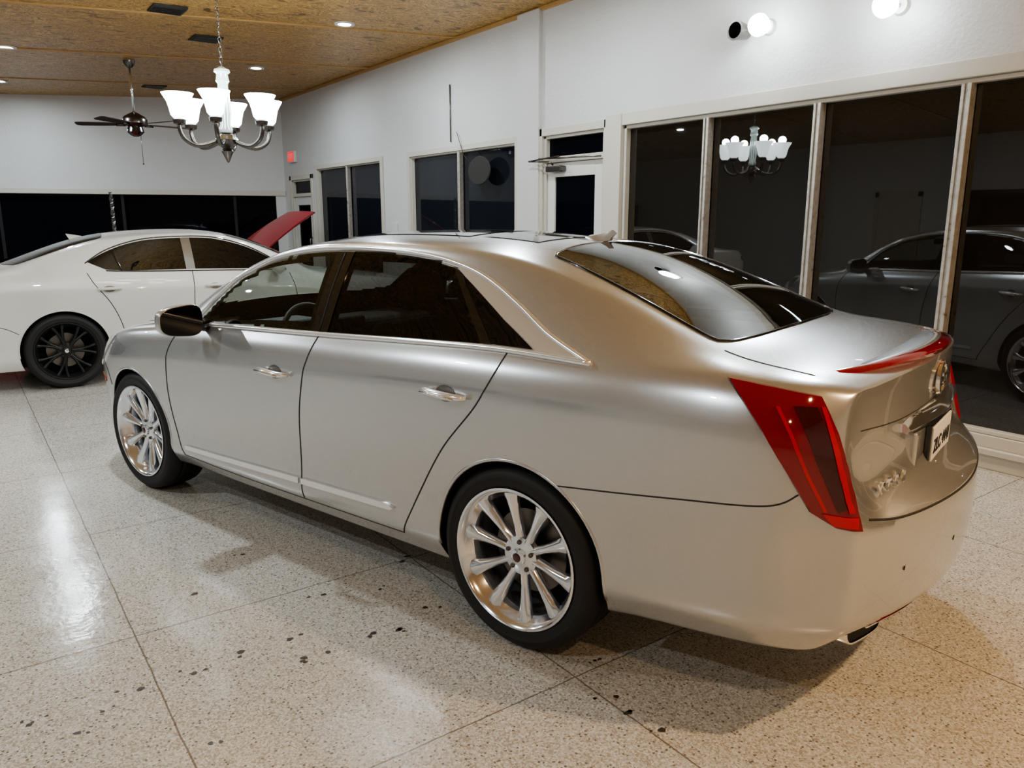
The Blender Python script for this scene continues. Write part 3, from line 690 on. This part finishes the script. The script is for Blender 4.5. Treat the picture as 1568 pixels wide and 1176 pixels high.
# ================================================================= ROOM
WX=5.36
def cz(x): return 3.78-.035*(WX-x)
mesh('floor',[(-7,-5,0),(WX+.3,-5,0),(WX+.3,19,0),(-7,19,0)],[(0,1,2,3)],M_floor)
mesh('ceiling',[(-7.2,-5.2,cz(-7.2)),(WX+.3,-5.2,cz(WX+.3)),(WX+.3,19,cz(WX+.3)),(-7.2,19,cz(-7.2)),(-7.2,-5.2,cz(-7.2)+.1),(WX+.3,-5.2,cz(WX+.3)+.1),(WX+.3,19,cz(WX+.3)+.1),(-7.2,19,cz(-7.2)+.1)],[(0,1,2,3),(4,5,6,7),(0,1,5,4),(1,2,6,5),(2,3,7,6),(3,0,4,7)],M_ceil)
k=0
for y0 in [-3.6+2.44*i for i in range(9)]:
    k+=1
    vs=[]
    for x in (-7,WX-.02):
        y=y0+(WX-x)*.13
        for dy in (-.025,.025):
            for dz in (-.012,.005): vs.append((x,y+dy,cz(x)+dz))
    mesh('trim_%d'%k,vs,[(0,1,3,2),(4,6,7,5),(0,2,6,4),(1,5,7,3),(0,4,5,1),(2,3,7,6)],M_batten)
H=2.47; T0=.22
x0,x1=WX,WX+.22
ops=[(13.5,14.45,0,2.30),(10.76,13.21,T0,H-.03),(7.35,9.85,T0,H-.03),(5.86,6.84,0,H),(-3.7,5.60,T0,H)]
segs=[]
ys=sorted(ops,key=lambda a:a[0]); prev=-5
for a,b,z0,z1 in ys:
    segs.append(((x0,prev,0),(x1,a,3.9)))
    segs.append(((x0,a,z1),(x1,b,3.9)))
    if z0>0: segs.append(((x0,a,0),(x1,b,z0)))
    prev=b
segs.append(((x0,prev,0),(x1,15.2,3.9)))
boxes('wall_right',segs,M_wall)
boxes('trim_20',[((WX-.05,6.88,0),(WX+.01,7.27,3.76))],M_wall,None,.008)
boxes('trim_21',[((WX-.03,-4.9,3.735),(WX+.0,14.8,3.775))],M_batten)
boxes('trim_22',[((WX-.035,-4.9,H),(WX-.001,5.80,H+.11))],M_trim,None,.006)
boxes('trim_23',[((WX-.05,5.60,0),(WX-.001,5.82,H+.11))],M_trim,None,.008)
boxes('baseboard_right',[((WX-.03,-4.9,0),(WX-.001,5.58,.10)),((WX-.06,-4.9,.10),(WX-.001,5.58,.14)),((WX-.02,-4.9,.14),(WX+.02,5.58,T0))],M_trim,None,.005)
def window(n,a,b,z0,z1,mull,g,fm=M_trim,mm=M_alu,mw=.05):
    e=empty('window_%d'%n,(WX,0,0))
    w=.07
    boxes('frame',[((-.025,a-w,z0-w),(.0-.001,a,z1+w)),((-.025,b,z0-w),(-.001,b+w,z1+w)),((-.025,a,z1),(-.001,b,z1+w)),((-.045,a,z0-w),(-.001,b,z0)),
      ((0,a+.001,z0+.001),(.06,a+.02,z1-.001)),((0,b-.02,z0+.001),(.06,b-.001,z1-.001)),((0,a+.001,z1-.02),(.06,b-.001,z1-.001)),((0,a+.001,z0+.001),(.06,b-.001,z0+.02))],fm,e,.004)
    L_=[]
    for m_ in mull: L_+=[((-.01,m_-mw/2,z0+.001),(.05,m_-mw*.1,z1-.001)),((-.022,m_-mw*.12,z0+.001),(.05,m_+mw*.12,z1-.001)),((-.01,m_+mw*.1,z0+.001),(.05,m_+mw/2,z1-.001))]
    if L_: boxes('mullions',L_,mm,e,.003)
    boxes('glass',[((.062,a+.002,z0+.002),(.07,b-.002,z1-.002))],g,e)
    return e
window(1,10.76,13.21,T0,H-.03,[11.98],M_glassn2)
window(2,7.35,9.85,T0,H-.03,[8.58],M_glassn2)
e=empty('window_3',(WX,0,0)); a,b=-3.7,5.60
boxes('frame',[((.0,a+.001,H-.03),(.06,b-.001,H-.001)),((.0,a+.001,T0+.001),(.07,b-.001,T0+.03)),((0,b-.03,T0+.001),(.06,b-.001,H-.001))],M_trim,e,.004)
L_=[]
for i in range(8):
    m_=4.60-1.05*i
    L_+=[((-.02,m_-.035,T0+.03),(.055,m_-.012,H-.03)),((.0,m_-.015,T0+.03),(.055,m_+.012,H-.03)),((-.012,m_+.01,T0+.03),(.055,m_+.03,H-.03))]
boxes('mullions',L_,M_alu,e,.003)
boxes('glass',[((.062,a+.002,T0+.03),(.07,b-.002,H-.03))],M_glassn,e)
def door(n,a,b,H1,Ht,closer=True):
    e=empty('door_%d'%n,(WX,0,0))
    boxes('frame',[((-.03,a-.08,0),(-.001,a,Ht+.08)),((-.03,b,0),(-.001,b+.08,Ht+.08)),((-.03,a-.08,Ht),(-.001,b+.08,Ht+.08)),((-.01,a+.001,H1),(.08,b-.001,H1+.06)),
      ((0,a+.001,0.01),(.1,a+.04,Ht-.001)),((0,b-.04,0.01),(.1,b-.001,Ht-.001)),((0,a+.001,Ht-.03),(.1,b-.001,Ht-.001))],M_trim,e,.005)
    boxes('leaf',[((.02,a+.045,.02),(.06,a+.17,H1-.005)),((.02,b-.17,.02),(.06,b-.045,H1-.005)),((.02,a+.17,H1-.15),(.06,b-.17,H1-.005)),((.02,a+.17,.02),(.06,b-.17,.3)),((.02,a+.17,.95),(.06,b-.17,1.05))],M_wht,e,.004)
    boxes('glass',[((.038,a+.165,.29),(.044,b-.165,H1-.14)),((.05,a+.04,H1+.06),(.056,b-.04,Ht-.03))],M_glassb,e)
    if closer:
        boxes('closer_body',[((-.06,b-.36,H1-.10),(.019,b-.10,H1-.04))],M_nickel,e,.012)
        tube('closer_arm',[(-.05,b-.22,H1-.03),(-.09,b-.22,H1+.0),(-.12,b+.12,H1+.02),(-.03,b-.30,H1+.06)],.009,M_nickel,e)
        tube('closer_rod',[(-.04,a+.02,H1+.02),(-.04,b+.1,H1+.05)],.008,M_nickel,e)
    tube('pull',[(.02,a+.1,1.0),(-.04,a+.1,1.02),(-.04,a+.1,1.25),(.02,a+.1,1.27)],.012,M_nickel,e)
door(1,5.86,6.84,2.19,H)
door(2,13.5,14.45,2.0,2.30,False)
be=empty('wall_back',(WX,14.85,0),math.atan2(.241,-1))
def bx(n,l,m,bevel=0): return boxes(n,l,m,be,bevel)
LB=13.0
bx('upper',[((-.2,-.2,2.10),(LB,0,3.9))],M_wall)
bx('curb',[((-.2,-.2,0),(LB,0,.25))],M_wall)
bx('trim_band',[((.0,0.001,2.03),(LB-.2,.03,2.12))],M_trim,.005)
bx('corner_post',[((-.2,-.2,0),(.18,.002,3.9))],M_wall)
bx('glass',[((.18,-.1,.25),(LB,-.09,2.03))],M_glassb)
bx('mullions',[((i*1.9+.9,-.09,.25),(i*1.9+.95,-.05,2.03)) for i in range(6)],M_dark)
boxes('wall_left',[((-7.2,-5,0),(-7,19,3.6))],M_wall)
boxes('wall_front',[((-7.2,-5.2,0),(WX+.3,-5,3.9))],M_wall)
for n,(yy) in enumerate((1.5,4.2,9.0)):
    e=empty('door_%d'%(n+3),(-7,yy,0))
    boxes('frame',[((.001,0,0),(.04,.09,2.2)),((.001,1.0,0),(.04,1.09,2.2)),((.001,0,2.1),(.04,1.09,2.2))],M_trim,e)
    boxes('leaf',[((.001,.09,0.01),(.02,1.0,2.1))],M_dark if n==1 else M_trim,e)
boxes('window_4',[((-6.995,6.0,.9),(-6.97,8.2,2.2))],M_glassn)
e=empty('exit_sign',(WX,14.3,2.72)); boxes('case',[((-.06,-.16,-.10),(-.001,.16,.10))],M_wht,e,.008)
boxes('face',[((-.066,-.145,-.085),(-.061,.145,.085))],M_exit,e)
c_=bpy.data.curves.new('letters','FONT'); c_.body='EXIT'; c_.size=.12; c_.align_x='CENTER'; c_.align_y='CENTER'; c_.extrude=.001; c_.materials.append(M_plate)
o=bpy.data.objects.new('letters',c_); link(o,e); o.matrix_local=Matrix.Translation((-.069,0,0))@Matrix(((0,0,-1),(-1,0,0),(0,1,0))).to_4x4()
tube('wall_conduit',[(WX-.012,8.75,2.56),(WX-.012,8.75,3.25)],.008,M_nickel)
e=empty('hanging_oval_sign',(WX-.075,8.0,2.17))
revolve('oval',[(0,-.01),(.2,-.012),(.21,0),(.2,.012),(0,.01)],M_gap,e,40,axis='x'); e.scale=(1,1.15,.8)
tube('cord',[(0,.16,.12),(0,.3,.25),(.04,.42,.42),(.045,.5,.62)],.004,M_gap,e)
boxes('thermostat',[((WX-.03,10.28,1.35),(WX-.001,10.42,1.55))],M_wht,None,.006)
e=empty('twisted_pole',(2.2,14.0,0))
vs=[];fs=[]
for i in range(81):
    a=i*.35; z=.02+i*.025
    for q in range(4): vs.append((.03*math.cos(a+q*PI/2),.03*math.sin(a+q*PI/2),z))
for i in range(80):
    for q in range(4): w_=(q+1)%4; fs.append((i*4+q,i*4+w_,i*4+4+w_,i*4+4+q))
mesh('shaft',vs,fs,M_recess,e); revolve('base',[(0,0),(.16,0),(.16,.015),(.04,.03),(0,.03)],M_nickel,e)
# ================================================================= LIGHT FITTINGS
def lamp(name,kind,loc,power,col,size=.1,parent=None,rot=None,spot=None):
    l=bpy.data.lights.new(name,kind); l.energy=power; l.color=col
    if kind=='AREA': l.shape='DISK'; l.size=size
    elif kind=='SPOT': l.shadow_soft_size=size; l.spot_size=spot or 2.2; l.spot_blend=.6
    else: l.shadow_soft_size=size
    o=bpy.data.objects.new(name,l); o.location=loc
    if rot: o.rotation_euler=rot
    return link(o,parent)
COOL=(.82,.93,1.0); WARM=(1,.68,.38)
def downlight(x,y,power,col=COOL,warm=False):
    z=cz(x); e=empty('recessed_downlight',(x,y,z))
    revolve('trim_ring',[(.07,.02),(.075,-.012),(.11,-.016),(.115,.0)],M_wht,e,32)
    revolve('lens',[(0,-.003),(.07,-.003)],M_warmb if warm else M_bulb,e,24)
    lamp('glow','AREA',(0,0,-.025),power,col,.13,e)
for x,y,p in ((3.88,8.57,52),(3.9,11.7,42),(.85,11.57,46),(.92,14.4,40),(-2.3,8.6,65),(-2.3,12,46),(3.9,5.4,52),(.8,5.3,60),(-2.3,5.0,70)): downlight(x,y,p)
downlight(-2.0,1.4,45)
for x,y,p in ((3.5,-.9,130),(.6,-1.2,38),(-2.6,-2.6,30)): downlight(x,y,p,WARM,True)
def flood(y,z,dy,pw):
    e=empty('wall_floodlight',(WX,y,z))
    revolve('backplate',[(0,-.03),(.05,-.03),(.06,-.001)],M_wht,e,24,axis='x')
    tube('arm',[(-.02,0,.0),(-.07,0,.0),(-.10,dy*.3,-.01)],.012,M_wht,e)
    bm=bmesh.new(); bmesh.ops.create_uvsphere(bm,u_segments=20,v_segments=14,radius=.082)
    for v in bm.verts:
        if v.co.x>0: v.co.x*=1.6; v.co.y*=1-.5*v.co.x/.13; v.co.z*=1-.5*v.co.x/.13
        v.co+=Vector((-.20,dy,-.02))
    me=bpy.data.meshes.new('bulb'); bm.to_mesh(me); bm.free(); me.materials.append(M_flood); me.polygons.foreach_set('use_smooth',[True]*len(me.polygons)); link(bpy.data.objects.new('bulb',me),e)
    lamp('beam','SPOT',(-.30,dy,-.04),pw,COOL,.07,e,Vector((-1,0,-.7)).to_track_quat('-Z','Y').to_euler(),2.7)
    lamp('spill','POINT',(-.33,dy,-.03),10,COOL,.07,e)
    return e
f1=flood(4.02,3.05,-.05,60)
revolve('dark_head',[(.0,-.02),(.055,-.02),(.075,-.16),(.06,-.16),(.05,-.04)],M_nickel,f1,24,loc=(-.06,.16,-.02),axis='x')
f2=flood(2.98,2.99,0,140)
for x,y in ((2.07,8.77),(2.76,10.0),(3.0,14.0)):
    e=empty('ceiling_vent',(x,y,cz(x)-.012)); boxes('frame',[((-.16,-.16,-.008),(.16,.16,.011))],M_gap,e)
    boxes('louvres',[((-.14,-.13+.04*i,-.016),(.14,-.118+.04*i,-.006)) for i in range(7)],M_nickel,e)
CX,CY=1.98,6.79
ch=empty('chandelier',(CX,CY,0))
zc=cz(CX)
revolve('canopy',[(0,zc-.05),(.05,zc-.045),(.065,zc-.02),(.065,zc)],M_nickel,ch,28)
zz=2.83; i=0
while zz<zc-.06:
    pts=[]
    for q in range(12):
        a=2*PI*q/12; u=.012*math.cos(a); v=.024*math.sin(a)
        pts.append((u,0,zz+v) if i%2 else (0,u,zz+v))
    tube('chain_link_%d'%i,pts,.003,M_nickel,ch,seg=6,cyclic=True); zz+=.038; i+=1
M_crys=mat('column_glass',(.62,.72,.68),.15,.3,1)
revolve('column',[(0,2.82),(.025,2.81),(.06,2.79),(.065,2.77),(.045,2.755),(.05,2.72),(.055,2.70),(.04,2.68),(.045,2.60),(.05,2.45),(.04,2.36),(.055,2.33),(.05,2.30),(.03,2.29)],M_crys,ch,24)
revolve('bowl_hub',[(.03,2.30),(.075,2.27),(.10,2.24),(.085,2.205),(.05,2.19),(.035,2.17),(.05,2.15),(.035,2.125),(.012,2.07),(0,2.055)],M_nickel,ch,28)
AR=.365
for q in range(6):
    a=2*PI*q/6+.05; ca,sa=math.cos(a),math.sin(a)
    pr=cr([(.06,2.24),(.15,2.20),(.25,2.185),(.335,2.23),(AR+.002,2.30),(AR,2.365)],6)
    tube('arm_%d'%q,[(r_*ca,r_*sa,z_) for r_,z_ in pr],.017,M_nickel,ch,seg=10)
    revolve('cup_%d'%q,[(.012,2.33),(.045,2.345),(.05,2.375),(.03,2.385),(0,2.385)],M_nickel,ch,20,loc=(AR*ca,AR*sa,0))
    revolve('shade_%d'%q,[(0,2.387),(.045,2.389),(.062,2.41),(.072,2.46),(.085,2.51),(.108,2.55),(.122,2.575),(.113,2.575),(.098,2.55),(.076,2.51),(.063,2.46),(.052,2.42),(0,2.40)],M_shade,ch,28,loc=(AR*ca,AR*sa,0))
    lamp('bulb_%d'%q,'POINT',(AR*ca,AR*sa,2.61),12,COOL,.05,ch)
FX,FY=2.26,11.9; fe=empty('ceiling_fan',(FX,FY,0)); zf=cz(FX)
revolve('canopy',[(0,zf-.09),(.03,zf-.09),(.07,zf-.04),(.075,zf)],M_nickel,fe,28)
tube('downrod',[(0,0,zf-.08),(0,0,2.98)],.016,M_chrome,fe)
revolve('motor',[(.02,3.02),(.06,3.0),(.13,2.96),(.16,2.92),(.16,2.87),(.12,2.84),(.09,2.83),(.10,2.80),(.11,2.76),(.07,2.72),(.03,2.70),(0,2.70)],M_nickel,fe,36)
M_blade=mat('blade_wood',(.05,.035,.025),.4)
for q in range(5):
    a=2*PI*q/5+.15; R=Matrix.Rotation(a,3,'Z'); vs=[]
    out=[(.20,-.05),(.45,-.065),(.70,-.07),(.75,-.05),(.76,0),(.75,.05),(.70,.07),(.45,.065),(.20,.05)]
    for h_ in (.0,.008):
        for r_,w_ in out: vs.append(R@Vector((r_,w_,2.855+h_+w_*.22)))
    n_=len(out); fs=[tuple(range(n_))[::-1],tuple(range(n_,2*n_))]+[(i,(i+1)%n_,n_+(i+1)%n_,n_+i) for i in range(n_)]
    mesh('blade_%d'%q,vs,fs,M_blade,fe)
    tube('iron_%d'%q,[R@Vector((.12,0,2.85)),R@Vector((.24,0,2.85))],.018,M_nickel,fe)
tube('pull_chain',[(.06,0,2.74),(.06,0,2.35)],.003,M_nickel,fe); revolve('pull_knob',[(0,2.33),(.012,2.34),(0,2.36)],M_nickel,fe,12,loc=(.06,0,0))
# ================================================================= FLOOR STAINS
sp=[(.02,2.72),(.06,2.71),(.15,2.54),(.22,2.64),(.32,2.71),(.50,2.72),(.56,2.71),(.72,2.72),(.90,2.73),(1.0,2.54),(.85,2.53),(1.16,2.54),(1.24,2.53),(1.47,2.60),(1.63,1.71),(1.62,1.6),(1.64,1.5),
 (1.35,2.9),(1.1,3.0),(.7,3.3),(.5,2.25),(-.1,2.9),(-.3,2.6),(.95,3.6),(1.6,3.1),(1.66,2.1),(1.75,1.9)]
vs=[];fs=[]
for (x,y) in sp:
    for q_ in range(random.choice((1,2,2,3))):
        cx=x+random.uniform(-.04,.04); cy=y+random.uniform(-.025,.025); r0=random.uniform(.004,.012); k=len(vs); n_=12; el=random.uniform(.7,1.6)
        for q in range(n_):
            a=2*PI*q/n_; r_=r0*random.uniform(.7,1.25); vs.append((cx+r_*math.cos(a)*el,cy+r_*math.sin(a),.0012))
        fs.append(tuple(range(k,k+n_)))
mesh('oil_stains',vs,fs,M_stain)
# ================================================================= world + camera
w=bpy.data.worlds.new('night'); SC.world=w; w.use_nodes=True; w.node_tree.nodes['Background'].inputs[0].default_value=(.02,.025,.035,1); w.node_tree.nodes['Background'].inputs[1].default_value=.3
cam=bpy.data.cameras.new('camera'); co=bpy.data.objects.new('camera',cam); link(co)
cam.sensor_width=36; cam.lens=27.05; co.location=(0,0,1.6); co.rotation_euler=(math.radians(77.9),0,math.radians(-35.8))
SC.camera=co
